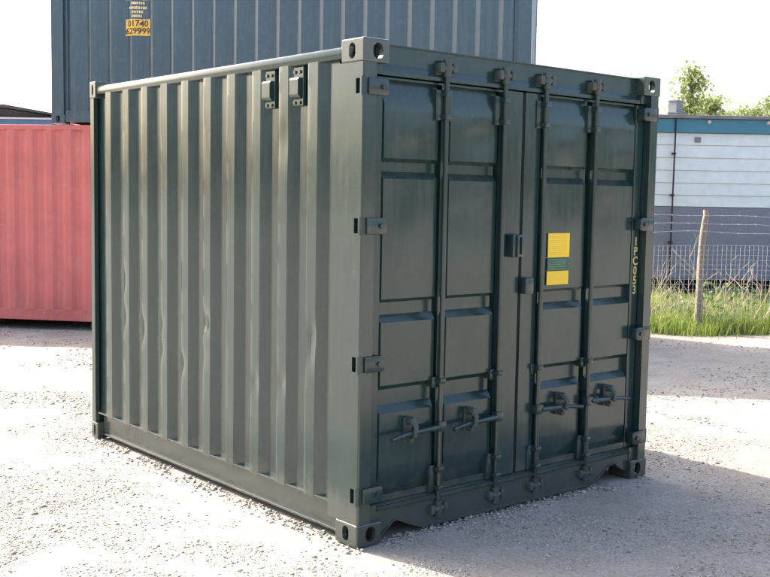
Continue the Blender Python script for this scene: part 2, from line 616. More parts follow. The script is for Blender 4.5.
# bottom lip following the cut-outs
lip = [(0.175, 0.03), (0.272, 0.098), (0.292, 0.100), (0.36, 0.070), (0.455, 0.032), (0.50, 0.026), (1.87, 0.020), (1.95, 0.035), (2.09, 0.118), (2.14, 0.126), (2.20, 0.085), (2.26, 0.06)]
for (xa, za), (xb, zb) in zip(lip[:-1], lip[1:]):
    mb.prism([(xa, za), (xb, zb), (xb, zb - 0.008), (xa, za - 0.008)], 1, 0.022, 0.13)
mb.build('door_sill', M['green_door'], G)

# doors ------------------------------------------------------------
ROWS = [(2.405, 2.280, 2.005, 1.985), (1.936, 1.898, 1.274, 1.254), (1.190, 1.150, 0.820, 0.792), (0.712, 0.669, 0.344, 0.237)]
COLS = [(0.168, 0.568), (0.634, 1.020)]
YF, YB = 0.050, 0.086
def raised_panel(xa, xb, row):
    zt0, zt1, zb1, zb0 = row
    s = 0.012
    bm = bmesh.new()
    nx_, nz_ = 7, 9
    # outer rim, inner plateau finely divided so that the plate can bulge a little
    rim = [(xa, zb0), (xb, zb0), (xb, zt0), (xa, zt0)]
    grid = []
    for j in range(nz_):
        for i in range(nx_):
            u, w = i / (nx_ - 1), j / (nz_ - 1)
            x_ = xa + s + (xb - xa - 2 * s) * u
            z_ = zb1 + (zt1 - zb1) * w
            bul = 0.006 * math.sin(math.pi * u) * math.sin(math.pi * w) * noise.noise((xa * 7 + u, zb1 * 5 + w * 1.3, 2.0)) * 2.2
            grid.append(bm.verts.new((x_, YF + bul, z_)))
    for j in range(nz_ - 1):
        for i in range(nx_ - 1):
            bm.faces.new((grid[j * nx_ + i], grid[j * nx_ + i + 1], grid[(j + 1) * nx_ + i + 1], grid[(j + 1) * nx_ + i]))
    rv = [bm.verts.new((a, YB, b)) for a, b in rim]
    bottom = grid[:nx_]
    top = grid[(nz_ - 1) * nx_:]
    left = [grid[j * nx_] for j in range(nz_)]
    right = [grid[j * nx_ + nx_ - 1] for j in range(nz_)]
    bm.faces.new([rv[0], rv[1]] + bottom[::-1])
    bm.faces.new([rv[1], rv[2]] + right[::-1])
    bm.faces.new([rv[2], rv[3]] + top)
    bm.faces.new([rv[3], rv[0]] + left)
    bmesh.ops.recalc_face_normals(bm, faces=bm.faces)
    return MB().bm(bm)

def bar_gear(door, bx, sgn):
    """lock rod at bx with its cams, brackets and handle; sgn is the way the handle points"""
    by = 0.018
    MB().tube([(bx, by, 0.075), (bx, by, 2.525)], 0.0145, 12).build('lock_rod', M['green_gear'], door, smooth=True)
    # cams and keepers at both ends
    for z, s in ((2.488, 1), (0.105, -1)):
        k = MB()
        k.box(bx - 0.062, bx - 0.032, 0.000, 0.054, z - 0.024, z + 0.026, 0.005)
        k.box(bx + 0.034, bx + 0.062, 0.002, 0.054, z - 0.020, z + 0.030, 0.005)
        k.box(bx - 0.060, bx + 0.060, 0.040, 0.058, z - 0.034, z - 0.022, 0.003)
        k.build('cam_keeper', M['cam'], door, smooth=True)
        c_ = MB()
        c_.tube([(bx, by, z - 0.045), (bx, by, z + 0.045)], [0.022, 0.024], 10)
        c_.tube([(bx - 0.048, by + 0.004, z + 0.004), (bx - 0.018, by - 0.004, z), (bx + 0.018, by - 0.004, z), (bx + 0.046, by + 0.006, z + 0.006)], [0.010, 0.019, 0.019, 0.010], 8)
        c_.build('cam', M['cam'], door, smooth=True)
    # rod bearings: back plate and strap
    for z0, z1 in ((2.215, 2.375), (0.775, 0.835), (0.200, 0.345)):
        b_ = MB()
        b_.box(bx - 0.046, bx + 0.040, 0.0365, 0.049, z0, z1, 0.003)
        b_.box(bx - 0.021, bx + 0.021, -0.003, 0.036, z1 - 0.034, z1 - 0.006, 0.004)
        if z1 - z0 > 0.1:
            b_.box(bx - 0.021, bx + 0.021, -0.003, 0.036, z0 + 0.006, z0 + 0.034, 0.004)
            b_.box(bx - 0.058, bx - 0.046, 0.037, YB, z0, z1)
            b_.box(bx + 0.040, bx + 0.050, 0.037, YB, z0, z1)
        else:
            b_.box(bx - 0.045, bx + 0.040, 0.0495, YB, z0 + 0.004, z1 - 0.004)
        b_.build('rod_bracket', M['green_gear'], door, smooth=True)
    # handle
    z = 0.562
    h = MB()
    h.box(bx - 0.027, bx + 0.027, -0.006, 0.040, z - 0.026, z + 0.030, 0.005)
    xa, xb, xc = bx + sgn * 0.02, bx + sgn * 0.20, bx + sgn * 0.375
    h.tube([(xa, 0.004, z), (xb, -0.004, z - 0.004), (xc - sgn * 0.12, -0.004, z - 0.006), (xc, -0.018, z - 0.020)], [0.017, 0.015, 0.013, 0.012], 8)
    h.build('handle', M['green_gear'], door, smooth=True)
    c_ = MB()
    xk = bx + sgn * 0.215
    c_.box(xk - 0.030, xk + 0.030, 0.034, 0.050, z - 0.055, z + 0.075, 0.004)
    c_.tube([(xk - 0.004, 0.036, z + 0.052), (xk, -0.002, z + 0.058), (xk + 0.004, -0.026, z + 0.030), (xk, -0.024, z - 0.022)], [0.020, 0.022, 0.014, 0.011], 8)
    c_.tube([(xk - 0.022, 0.020, z + 0.060), (xk + 0.024, 0.020, z + 0.060)], 0.017, 8)
    c_.tube([(xk, 0.030, z - 0.040), (xk, 0.000, z - 0.046)], [0.021, 0.015], 8)
    c_.build('handle_catch', M['cam'], door, smooth=True)

def make_door(mirror):
    def X(a):
        return W - a if mirror else a
    def bx_(mb, a, b, *r):
        a, b = sorted((X(a), X(b)))
        return mb.box(a, b, *r)
    mb = MB()
    bx_(mb, 0.090, 0.168, YF, 0.125, 0.200, 2.414, 0.003)       # hinge stile
    bx_(mb, 1.075, 1.208, YF - 0.006, 0.125, 0.200, 2.414, 0.003)  # closing stile
    bx_(mb, 0.168, 1.075, YF + 0.012, 0.125, 2.403, 2.414)
    bx_(mb, 0.168, 1.075, YF + 0.004, 0.125, 0.200, 0.236)
    prof = [(0.165, YB), (0.566, YB), (0.570, 0.118), (0.606, 0.118), (0.612, YB), (1.016, YB), (1.020, 0.118), (1.050, 0.118), (1.056, YB), (1.078, YB)]
    n = len(prof)
    mb.add([(X(a), b, 0.230) for a, b in prof] + [(X(a), b, 2.405) for a, b in prof], [(i, i + 1, n + i + 1, n + i) for i in range(n - 1)])
    d = mb.build('door', M['green_door'], G)
    for a, b in COLS:
        for r in ROWS:
            lo, hi = sorted((X(a), X(b)))
            raised_panel(lo, hi, r).build('panel', M['green_door'], d, smooth=True, sharp=22)
    # rubber seal along the closing edge
    s = MB()
    bx_(s, 1.2085, 1.2165, 0.052, 0.10, 0.205, 2.41)
    s.build('seal', M['rubber'], d)
    for z in HZ:
        h = MB()
        bx_(h, 0.030, 0.150, -0.012, -0.0005, z - 0.042, z + 0.042, 0.004)
        bx_(h, 0.088, 0.160, -0.010, 0.0495, z - 0.036, z + 0.036, 0.004)
        h.tube([(X(0.010), 0.012, z - 0.046), (X(0.010), 0.012, z + 0.046)], 0.015, 10)
        h.tube([(X(0.120), -0.024, z), (X(0.120), -0.010, z)], 0.013, 8)
        h.build('hinge', M['green_gear'], d, smooth=True)
    return d
DL = make_door(False)
DR = make_door(True)
tag(DL, 'left door leaf, its handles pointing to the hinges')
tag(DR, 'right door leaf carrying yellow notices and stacked lettering')
bar_gear(DL, 0.585, -1)
bar_gear(DL, 1.034, -1)
bar_gear(DR, 1.376, 1)
bar_gear(DR, 1.836, 1)
# lock boxes across the closing stiles
mb = MB().box(1.095, 1.185, -0.014, 0.0435, 1.475, 1.605, 0.006)
mb.box(1.118, 1.132, -0.030, -0.0145, 1.475, 1.600, 0.003).box(1.155, 1.172, -0.026, -0.0145, 1.49, 1.59, 0.003)
mb.build('lock_box', M['green_gear'], DL, smooth=True)
mb = MB().box(1.222, 1.292, -0.002, 0.0435, 1.258, 1.352, 0.006)
mb.build('lock_plate', M['green_gear'], DR, smooth=True)

# notices and lettering on the right door
def sticker_mat(name, base, ink, rows, fill):
    m, nt, bs = new_mat(name)
    tc = nt.nodes.new('ShaderNodeTexCoord')
    sp_ = nt.nodes.new('ShaderNodeSeparateXYZ')
    nt.links.new(tc.outputs['Generated'], sp_.inputs[0])
    mz = N(nt, 'ShaderNodeMath', operation='MULTIPLY')
    nt.links.new(sp_.outputs['Z'], mz.inputs[0])
    mz.inputs[1].default_value = rows
    fr = N(nt, 'ShaderNodeMath', operation='FRACT')
    nt.links.new(mz.outputs[0], fr.inputs[0])
    line = ramp(nt, fr.outputs[0], [(0.0, 0.0), (0.30, 0.0), (0.34, 1.0), (0.62, 1.0), (0.66, 0.0)])
    mp = nt.nodes.new('ShaderNodeMapping')
    mp.inputs['Scale'].default_value = (26, 1, rows)
    nt.links.new(tc.outputs['Generated'], mp.inputs[0])
    wd = tex(nt, mp.outputs[0], 1.3, 1)
    wd = ramp(nt, wd, [(0.40, 0.0), (0.46, 1.0)])
    mx = N(nt, 'ShaderNodeMath', operation='MULTIPLY')
    nt.links.new(line, mx.inputs[0])
    nt.links.new(wd, mx.inputs[1])
    edge = ramp(nt, sp_.outputs['X'], [(0.0, 0.0), (0.06, 0.0), (0.07, 1.0), (0.86, 1.0), (0.88, 0.0)])
    m2 = N(nt, 'ShaderNodeMath', operation='MULTIPLY')
    nt.links.new(mx.outputs[0], m2.inputs[0])
    nt.links.new(edge, m2.inputs[1])
    m3 = N(nt, 'ShaderNodeMath', operation='MULTIPLY')
    nt.links.new(m2.outputs[0], m3.inputs[0])
    m3.inputs[1].default_value = fill
    c = mixc(nt, m3.outputs[0], base, ink)
    nt.links.new(c, bs.inputs['Base Color'])
    bs.inputs['Roughness'].default_value = 0.4
    return m
M['yellow'] = sticker_mat('yellow_notice', (0.86, 0.60, 0.03), (0.75, 0.30, 0.02), 12, 0.75)
M['greennote'] = sticker_mat('green_print_notice', (0.035, 0.085, 0.075), (0.06, 0.30, 0.08), 5, 0.9)
ys = 0.0405
for nm, x0, x1, z0, z1, mt in (('notice', 1.455, 1.648, 1.462, 1.606, 'yellow'), ('notice', 1.452, 1.645, 1.384, 1.456, 'greennote'), ('notice', 1.452, 1.645, 1.298, 1.380, 'yellow')):
    MB().box(x0, x1, ys, ys + 0.004, z0, z1).build(nm, M[mt], DR)
M['letter'] = plain('cream_lettering', (0.62, 0.52, 0.20), 0.6, 0.15, 60, 0)
mb = MB()
for k, ch in enumerate('1PC053'):
    bm = text_bm(ch, 0.076)
    for v_ in bm.verts:
        v_.co = (2.313 + v_.co.x, YF - 0.0015, 1.543 - k * 0.0625 + v_.co.y)
    mb.bm(bm)
mb.build('lettering', M['letter'], DR)

# vents high on the side wall
for cy in (0.862, 0.592):
    mb = MB()
    x0 = 0.012
    mb.box(0.020, 0.040, cy - 0.055, cy + 0.045, 2.285, 2.492, 0.003)
    mb.prism([(0.030, 2.435), (0.000, 2.432), (-0.006, 2.424), (-0.006, 2.345), (0.000, 2.338), (0.030, 2.310)], 1, cy - 0.040, cy + 0.040)
    for z in (2.465, 2.302):
        mb.tube([(0.012, cy - 0.025, z), (0.022, cy - 0.025, z)], 0.010, 8)
        mb.tube([(0.012, cy + 0.02, z), (0.022, cy + 0.02, z)], 0.010, 8)
    mb.build('vent', M['green'], G)

# ------------------------------------------------------------------ row of containers behind
def corr_profile(x0, x1, pitch, depth, off=0.0):
    """list of (x, d) along a wall; d = 0 on the outer flats"""
    pr = [(x0, depth)]
    x = x0 + off
    while x + pitch * 0.80 < x1:
        pr += [(x + 0.04 * pitch, depth), (x + 0.25 * pitch, 0), (x + 0.54 * pitch, 0), (x + 0.75 * pitch, depth)]
        x += pitch
    pr.append((x1, depth))
    return pr

def box_container(name, label, Lc, Wc, Hc, mat, loc, rotz, pitch=0.2737, depth=0.036, group=None):
    """long side faces local -y, x runs along it"""
    t = thing(name, label, 'container', loc, rotz, group)
    for ix in (0, 1):
        for iy in (0, 1):
            for iz in (0, 1):
                if mat.name not in CAST:
                    CAST[mat.name] = casting_mesh('corner_casting', mat)
                o = bpy.data.objects.new('corner_casting', CAST[mat.name])
                COL.objects.link(o)
                o.parent = t
                # mesh x is the end width, mesh y runs along the side: turn it
                sx, sy, sz = 1 - 2 * ix, 1 - 2 * iy, 1 - 2 * iz
                o.matrix_local = Matrix.Translation((Lc * ix, Wc * iy, Hc * iz)) @ Matrix(((0, sx, 0, 0), (sy, 0, 0, 0), (0, 0, sz, 0), (0, 0, 0, 1)))
            MB().box(0.002, 0.165, 0.002, 0.10, 0.118, Hc - 0.118).build('corner_post', mat, t, loc=(0, 0, 0)).matrix_local = Matrix.Translation((Lc * ix, Wc * iy, 0)) @ Matrix.Diagonal((1 - 2 * ix, 1 - 2 * iy, 1, 1))
    pr = corr_profile(0.165, Lc - 0.165, pitch, depth, 0.03)
    n = len(pr)
    zs = np.linspace(0.16, Hc - 0.06, 24)
    for iy in (0, 1):
        mb = MB()
        for z in zs:
            for (x_, d_) in pr:
                w = 0.003 * noise.noise((x_ * 3, z * 2, Lc + iy))
                mb.v.append((x_, (0.006 + d_ + w) if iy == 0 else Wc - (0.006 + d_ + w), z))
        mb.f = [(j * n + i, j * n + i + 1, (j + 1) * n + i + 1, (j + 1) * n + i) for j in range(len(zs) - 1) for i in range(n - 1)]
        mb.build('side_panel', mat, t)
        y0, y1 = (0.004, 0.07) if iy == 0 else (Wc - 0.07, Wc - 0.004)
        MB().box(0.178, Lc - 0.178, y0, y1, Hc - 0.075, Hc - 0.012, 0.006).build('top_rail', mat, t)
        MB().box(0.178, Lc - 0.178, y0 + (0.008 if iy == 0 else 0), y1 - (0 if iy == 0 else 0.008), 0.022, 0.168, 0.006).build('bottom_rail', mat, t)
    pe = corr_profile(0.10, Wc - 0.10, 0.25, 0.04)
    n = len(pe)
    for ix in (0, 1):
        mb = MB()
        for z in (0.15, Hc - 0.06):
            mb.v += [((0.01 + d_) if ix == 0 else Lc - 0.01 - d_, x_, z) for x_, d_ in pe]
        mb.f = [(i, i + 1, n + i + 1, n + i) for i in range(n - 1)]
        mb.build('end_panel', mat, t)
        x0, x1 = (0.006, 0.07) if ix == 0 else (Lc - 0.07, Lc - 0.006)
        MB().box(x0, x1, 0.162, Wc - 0.162, Hc - 0.075, Hc - 0.012).build('end_rail', mat, t)
        MB().box(x0, x1, 0.162, Wc - 0.162, 0.03, 0.16).build('end_rail', mat, t)
    MB().box(0.07, Lc - 0.07, 0.07, Wc - 0.07, Hc - 0.055, Hc - 0.022).build('roof', mat, t)
    MB().box(0.07, Lc - 0.07, 0.07, Wc - 0.07, 0.10, 0.15).build('floor', M['under'], t)
    return t

def from_view(u, d, z=0.0):
    """ground point d metres ahead of the viewpoint in the direction of photo column u"""
    l = (u - 385) / 1055.58 * d
    p = CAM + fh * d + rgt * l
    return Vector((p.x, p.y, z))
row_ang = math.radians(9.2)
dirv = (rgt * math.cos(row_ang) - fh * math.sin(row_ang)).normalized()     # along the row, to the right
row_rot = math.atan2(dirv.y, dirv.x)
Lb = 6.08
P0 = from_view(52, 13.68)                   # front left lower corner of the blue box
ZR, HR = 0.10, 2.565
P1 = P0 + dirv * (Lb - 12.19)
RED = box_container('shipping_container', 'faded red corrugated container at ground level, blue one on top', 12.19, 2.438, HR, M['red'], (P1.x, P1.y, ZR), row_rot, pitch=0.262, depth=0.026)
BLUE = box_container('shipping_container', 'blue corrugated container stacked on the red one, yellow phone number', Lb, 2.438, 2.591, M['blue'], (P0.x, P0.y, ZR + HR + 0.004), row_rot)
# timber bearers under the red container
M['timber'] = plain('old_timber', (0.17, 0.14, 0.11), 0.85, 0.3, 20, 0.4)
for k in range(6):
    q = P1 + dirv * (0.5 + k * 2.2)
    b_ = MB().box(0, 0.22, 0.03, 2.4, -0.02, ZR - 0.003, 0.008).build('timber_bearer', M['timber'], None)
    b_.location = (q.x, q.y, 0)
    b_.rotation_euler = (0, 0, row_rot)
    tag(b_, 'grey timber bearer lying under the red container', 'timber', 'bearers under the red container')

# painted phone number, following the ribs of the blue wall
pr_b = corr_profile(0.165, Lb - 0.165, 0.2737, 0.036, 0.03)
def wall_y(x):
    for (a, da), (b, db) in zip(pr_b[:-1], pr_b[1:]):
        if a <= x <= b:
            return 0.006 + (da + (db - da) * (x - a) / (b - a) if b > a else da)
    return 0.04
def on_ribs(bm, cx, cz, lift):
    for v_ in bm.verts:
        v_.co = (cx + v_.co.x, 0, cz + v_.co.y)
    xs = [v_.co.x for v_ in bm.verts]
    for (a, _) in pr_b:
        if min(xs) < a < max(xs):
            bmesh.ops.bisect_plane(bm, geom=list(bm.verts) + list(bm.edges) + list(bm.faces), plane_co=(a, 0, 0), plane_no=(1, 0, 0))
    for v_ in bm.verts:
        v_.co.y = wall_y(v_.co.x) - lift
    return bm
def rect_bm(w, h):
    bm = bmesh.new()
    q = [bm.verts.new(p) for p in ((-w / 2, -h / 2, 0), (w / 2, -h / 2, 0), (w / 2, h / 2, 0), (-w / 2, h / 2, 0))]
    bm.faces.new(q)
    return bm
M['signyellow'] = plain('sign_yellow', (0.80, 0.52, 0.10), 0.5, 0.08, 40, 0)
M['signink'] = plain('sign_ink', (0.10, 0.055, 0.03), 0.6, 0.1, 40, 0)
M['signpale'] = plain('sign_cream', (0.78, 0.62, 0.34), 0.5, 0.08, 40, 0)
SX = 1.160
SZ = 1.205
MB().bm(on_ribs(rect_bm(0.325, 0.205), SX, SZ, 0.006)).build('painted_sign', M['signyellow'], BLUE, fixn=False)
MB().bm(on_ribs(text_bm('01740', 0.108), SX, SZ + 0.044, 0.009)).bm(on_ribs(text_bm('629999', 0.108), SX - 0.002, SZ - 0.048, 0.009)).build('phone_number', M['signink'], BLUE, fixn=False)
# worn rows of small lettering above the number, too faint to read
mb = MB()
rl = random.Random(3)
for z, w, h in ((0.140, 0.125, 0.034), (0.192, 0.13, 0.034), (0.243, 0.21, 0.036), (0.30, 0.14, 0.034), (0.358, 0.31, 0.045), (0.42, 0.22, 0.034), (0.48, 0.26, 0.034)):
    x = -w / 2
    while x < w / 2:
        ww = rl.uniform(0.012, 0.024)
        mb.bm(on_ribs(rect_bm(ww, h * rl.uniform(0.75, 1.0)), SX - 0.005 + x + ww / 2, SZ + z, 0.006))
        x += ww + rl.uniform(0.003, 0.007)
tag(mb.build('faded_lettering', M['signpale'], BLUE, fixn=False), kind='stuff')

# ------------------------------------------------------------------ far shed on the left
M['slate'] = plain('dark_roof', (0.075, 0.072, 0.078), 0.8, 0.2, 3, 0.2)
M['shedblue'] = plain('shed_blue', (0.09, 0.17, 0.30), 0.6, 0.15, 3, 0.1)
M['pale'] = plain('pale_trim', (0.62, 0.62, 0.60), 0.6, 0.1, 8, 0.1)
sp0 = from_view(4, 34)
S = thing('shed', 'far shed with dark low-pitched roof and blue wall behind the red container', 'shed', (sp0.x, sp0.y, 0), YAW)
MB().prism([(-6, 0), (1.75, 0), (1.75, 4.16), (0, 4.42), (-6, 4.0)], 1, 0.3, 9).build('wall', M['slate'], S)
MB().prism([(-6.4, 4.0), (0, 4.44), (2.1, 4.15), (2.1, 4.20), (0, 4.54), (-6.4, 4.08)], 1, 0.0, 9.3).build('roof', M['slate'], S)
MB().box(-6, 1.8, 0.22, 0.298, 3.2, 4.08).build('fascia', M['shedblue'], S)
MB().box(-1.3, 1.9, 0.10, 0.215, 4.085, 4.135).build('gutter', M['pale'], S)
MB().box(-6, 1.7, 0.24, 0.298, 0.0, 3.195).build('cladding', M['shedblue'], S)

# ------------------------------------------------------------------ cabin beyond the fence
DC = 18.0
c0 = from_view(385, DC)
CB = thing('portable_cabin', 'white boarded portable cabin with teal fascia and grey-blue lower wall', 'cabin', (c0.x, c0.y, 0), YAW)
M['white'] = plain('white_board', (0.68, 0.76, 0.78), 0.5, 0.05, 6, 0.05)
M['teal'] = plain('teal_fascia', (0.045, 0.20, 0.30), 0.45, 0.08, 4, 0.05)
M['greyblue'] = plain('grey_blue_render', (0.20, 0.225, 0.28), 0.85, 0.12, 45, 0.5)
M['roofgrey'] = plain('roof_felt', (0.20, 0.20, 0.21), 0.85, 0.2, 6, 0.3)
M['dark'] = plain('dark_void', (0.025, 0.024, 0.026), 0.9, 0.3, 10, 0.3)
M['greymetal'] = plain('grey_metal', (0.22, 0.22, 0.25), 0.5, 0.1, 20, 0.1)
CX0, CX1 = 3.70, 16.0
def zc(vp):
    return 1.805 + (202.6 - vp) / (1055.58 / DC)
MB().box(CX0 + 0.04, CX1 - 0.04, 0.06, 3.2, 0.48, 3.19).build('wall', M['greyblue'], CB)
MB().box(CX0, CX1, 0.028, 0.058, zc(279), zc(207.6)).build('lower_panel', M['greyblue'], CB)
edges = [134.6, 146.4, 158.8, 171.3, 183.8, 195.8, 207.2]
for a, b in zip(edges[:-1], edges[1:]):
    z1, z0 = zc(a), zc(b)
    MB().prism([(0.058, z0 + 0.002), (0.020, z0 + 0.002), (0.034, z1 - 0.003), (0.058, z1 - 0.003)], 0, CX0, CX1).build('board', M['white'], CB)
MB().box(CX0 - 0.08, CX1 + 0.08, -0.03, 0.057, zc(134.4), zc(120.8), 0.006).build('fascia', M['teal'], CB)
MB().box(CX0 - 0.14, CX1 + 0.14, -0.09, 3.3, zc(120.6), zc(117.2), 0.01).build('roof', M['roofgrey'], CB)
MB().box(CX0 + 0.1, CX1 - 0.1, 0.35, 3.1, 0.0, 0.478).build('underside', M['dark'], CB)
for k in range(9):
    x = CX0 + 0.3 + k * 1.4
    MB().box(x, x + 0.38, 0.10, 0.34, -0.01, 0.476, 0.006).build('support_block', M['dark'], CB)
def cx(u):
    return (u - 385) / 1055.58 * DC
# roof cowl, waste pipe, vent, lamps
mb = MB()
zt = zc(117.0)
xc = cx(671.5)
mb.box(xc - 0.17, xc + 0.15, 0.0, 0.32, zt, zt + 0.045, 0.008)
mb.prism([(xc - 0.125 , 0.13), (xc - 0.02, 0.02), (xc + 0.125, 0.14), (xc + 0.02, 0.26)], 2, zt + 0.045, zt + 0.235)
mb.prism([(xc - 0.14 , 0.13), (xc - 0.02, 0.005), (xc + 0.14, 0.14), (xc + 0.02, 0.275)], 2, zt + 0.236, zt + 0.25)
mb.build('roof_cowl', M['greymetal'], CB)
mb = MB().tube([(cx(669.4), -0.055, zc(118.5) - 0.02), (cx(668.6), -0.055, zc(290))], 0.014, 8)
for z in (2.6, 1.9, 1.1):
    mb.box(cx(669) - 0.03, cx(669) + 0.03, -0.05, 0.05, z, z + 0.03)
mb.build('down_pipe', M['rubber'], CB)
mb = MB().box(cx(689.8), cx(695.6), -0.006, 0.03, zc(143.6), zc(138.6), 0.004)
for k in range(3):
    mb.box(cx(690.4), cx(695.0), -0.012, -0.006, zc(142.9) + k * 0.026, zc(142.9) + k * 0.026 + 0.012)
mb.build('vent', M['greymetal'], CB)
for u in (702.5, 761, 820, 879):
    mb = MB().tube([(cx(u), -0.03, zc(123.6)), (cx(u), -0.06, zc(123.6)), (cx(u), -0.085, zc(124.2))], [0.035, 0.03, 0.016], 8)
    mb.build('lamp', M['pale'], CB, smooth=True)

# ------------------------------------------------------------------ fence
DF = 14.65
f0 = from_view(385, DF)
FE = thing('wire_fence', 'wire mesh fence with weathered wooden post and barbed strands before the cabin', 'fence', (f0.x, f0.y, 0), YAW)
M['postwood'] = plain('weathered_post', (0.27, 0.225, 0.175), 0.85, 0.3, 25, 0.5)
M['wire'] = plain('galvanised_wire', (0.50, 0.51, 0.52), 0.5, 0.1, 30, 0, 0.3)
xp = (702 - 385) / 1055.58 * DF
def post(x, seed):
    r_ = random.Random(seed)
    pts, rad = [], []
    for z, dx, r in ((-0.1, -0.02, 0.060), (0.25, -0.018, 0.060), (0.6, -0.018, 0.057), (0.95, -0.016, 0.054), (1.25, -0.012, 0.052), (1.45, 0.006, 0.050), (1.62, 0.022, 0.046), (1.70, 0.024, 0.043)):
        pts.append((x + dx + r_.uniform(-0.004, 0.004), r_.uniform(-0.004, 0.004), z))
        rad.append(0.9 * r * r_.uniform(0.95, 1.05))
    return MB().tube(pts, rad, 9)
for k, x in enumerate((xp - 3.0, xp, xp + 3.0, xp + 6.0)):
    post(x, k).build('post', M['postwood'], FE, smooth=True)
X0, X1 = xp - 3.0, xp + 6.0
rw = random.Random(11)
for zz, sag in ((1.63, 0.02), (1.52, 0.03), (1.41, 0.04)):
    mb = MB()
    xs = np.linspace(X0, X1, 40)
    pts = [(x, -0.065, zz - sag * abs(math.sin((x - xp) / 3 * math.pi)) + 0.010 * math.sin(x * 5 + zz * 9)) for x in xs]
    mb.tube(pts, 0.0022, 4)
    for x, y, z in pts:
        mb.tube([(x - 0.012, y - 0.012, z - 0.012), (x + 0.012, y + 0.012, z + 0.012)], 0.0022, 3)
        mb.tube([(x - 0.012, y + 0.012, z + 0.012), (x + 0.012, y - 0.012, z - 0.012)], 0.0022, 3)
    mb.build('barbed_strand', M['wire'], FE)
mb = MB()
def wob(x, z):
    return -0.064 + 0.02 * noise.noise((x * 0.8, z * 1.2, 4.4)), 0.012 * noise.noise((x * 1.1, z, 9.0))
TOP = 1.20
for x in np.arange(X0, X1, 0.0625):
    pts = []
    for z in np.linspace(0.05, TOP, 7):
        y, dx = wob(x, z)
        pts.append((x + dx, y, z + 0.02 * math.sin(x * 1.6)))
    mb.tube(pts, 0.0021, 3, False)
for z in np.linspace(0.05, TOP, 18):
    pts = []
    for x in np.arange(X0, X1, 0.25):
        y, dx = wob(x, z)
        pts.append((x, y, z + 0.02 * math.sin(x * 1.6)))
    mb.tube(pts, 0.0021, 3, False)
tag(mb.build('wire_mesh', M['wire'], FE, fixn=False), kind='stuff')

# ------------------------------------------------------------------ verge: grass, dry weeds, brambles
def leaf_mat(name, a, b, trans=0.35):
    m, nt, bs = new_mat(name)
    g = nt.nodes.new('ShaderNodeNewGeometry')
    c = ramp(nt, g.outputs['Random Per Island'], [(0.0, a), (1.0, b)])
    nt.links.new(c, bs.inputs['Base Color'])
    bs.inputs['Roughness'].default_value = 0.6
    tr_ = nt.nodes.new('ShaderNodeBsdfTranslucent')
    nt.links.new(c, tr_.inputs[0])
    mx = nt.nodes.new('ShaderNodeMixShader')
    mx.inputs[0].default_value = trans
    out = nt.nodes['Material Output']
    nt.links.new(bs.outputs[0], mx.inputs[1])
    nt.links.new(tr_.outputs[0], mx.inputs[2])
    nt.links.new(mx.outputs[0], out.inputs[0])
    return m
M['grass'] = leaf_mat('grass_blade', (0.17, 0.27, 0.03), (0.42, 0.46, 0.13))
M['leaf'] = leaf_mat('bramble_leaf', (0.07, 0.14, 0.03), (0.16, 0.24, 0.06))
M['dry'] = plain('dry_stem', (0.50, 0.41, 0.31), 0.85, 0.25, 30, 0)
M['tree_leaf'] = leaf_mat('tree_leaf', (0.16, 0.22, 0.06), (0.32, 0.37, 0.16), 0.55)
M['bark'] = plain('bark', (0.14, 0.115, 0.09), 0.9, 0.3, 14, 0.4)

gvs, gfs = [], []
def blade(x, y, z, h, w, lean, az):
    k = len(gvs)
    ux, uy = math.cos(az), math.sin(az)
    lx, ly = math.cos(lean[1]) * lean[0], math.sin(lean[1]) * lean[0]
    gvs.extend([(x - ux * w, y - uy * w, z), (x + ux * w, y + uy * w, z),
                (x + lx * 0.35 * h - ux * w * 0.8, y + ly * 0.35 * h - uy * w * 0.8, z + h * 0.6), (x + lx * 0.35 * h + ux * w * 0.8, y + ly * 0.35 * h + uy * w * 0.8, z + h * 0.6),
                (x + lx * h, y + ly * h, z + h * (1 - 0.3 * lean[0]))])
    gfs.extend([(k, k + 1, k + 3, k + 2), (k + 2, k + 3, k + 4)])
rg = random.Random(21)
cnt = 0
while cnt < 32000:
    d = rg.uniform(13.75, 17.9)
    l = rg.uniform(2.4, 8.2)
    p = CAM + fh * d + rgt * l
    front = 14.35 + 0.30 * noise.noise((l * 1.3, 0.0, 5.0)) + 0.15 * noise.noise((l * 5, 1.0, 5.0))
    if d < front and rg.random() > max(0.0, 0.10 - (front - d) * 0.25):
        continue
    den = 0.6 + 0.8 * noise.noise((p.x * 1.5, p.y * 1.5, 0.0))
    if rg.random() > den:
        continue
    hh = rg.uniform(0.14, 0.44) * (0.6 + 0.4 * min(1, max(0, (d - front) / 0.5))) * (1.0 + 0.5 * noise.noise((p.x * 2.2, p.y * 2.2, 6.0)))
    blade(p.x, p.y, -0.01, hh, rg.uniform(0.004, 0.009), (rg.uniform(0.1, 0.7), rg.uniform(0, 6.28)), rg.uniform(0, 3.14))
    cnt += 1
mb = MB()
mb.v, mb.f = gvs, gfs
tag(mb.build('grass', M['grass'], fixn=False), 'bright green rough grass along the fence in front of cabin', 'grass', kind='stuff')

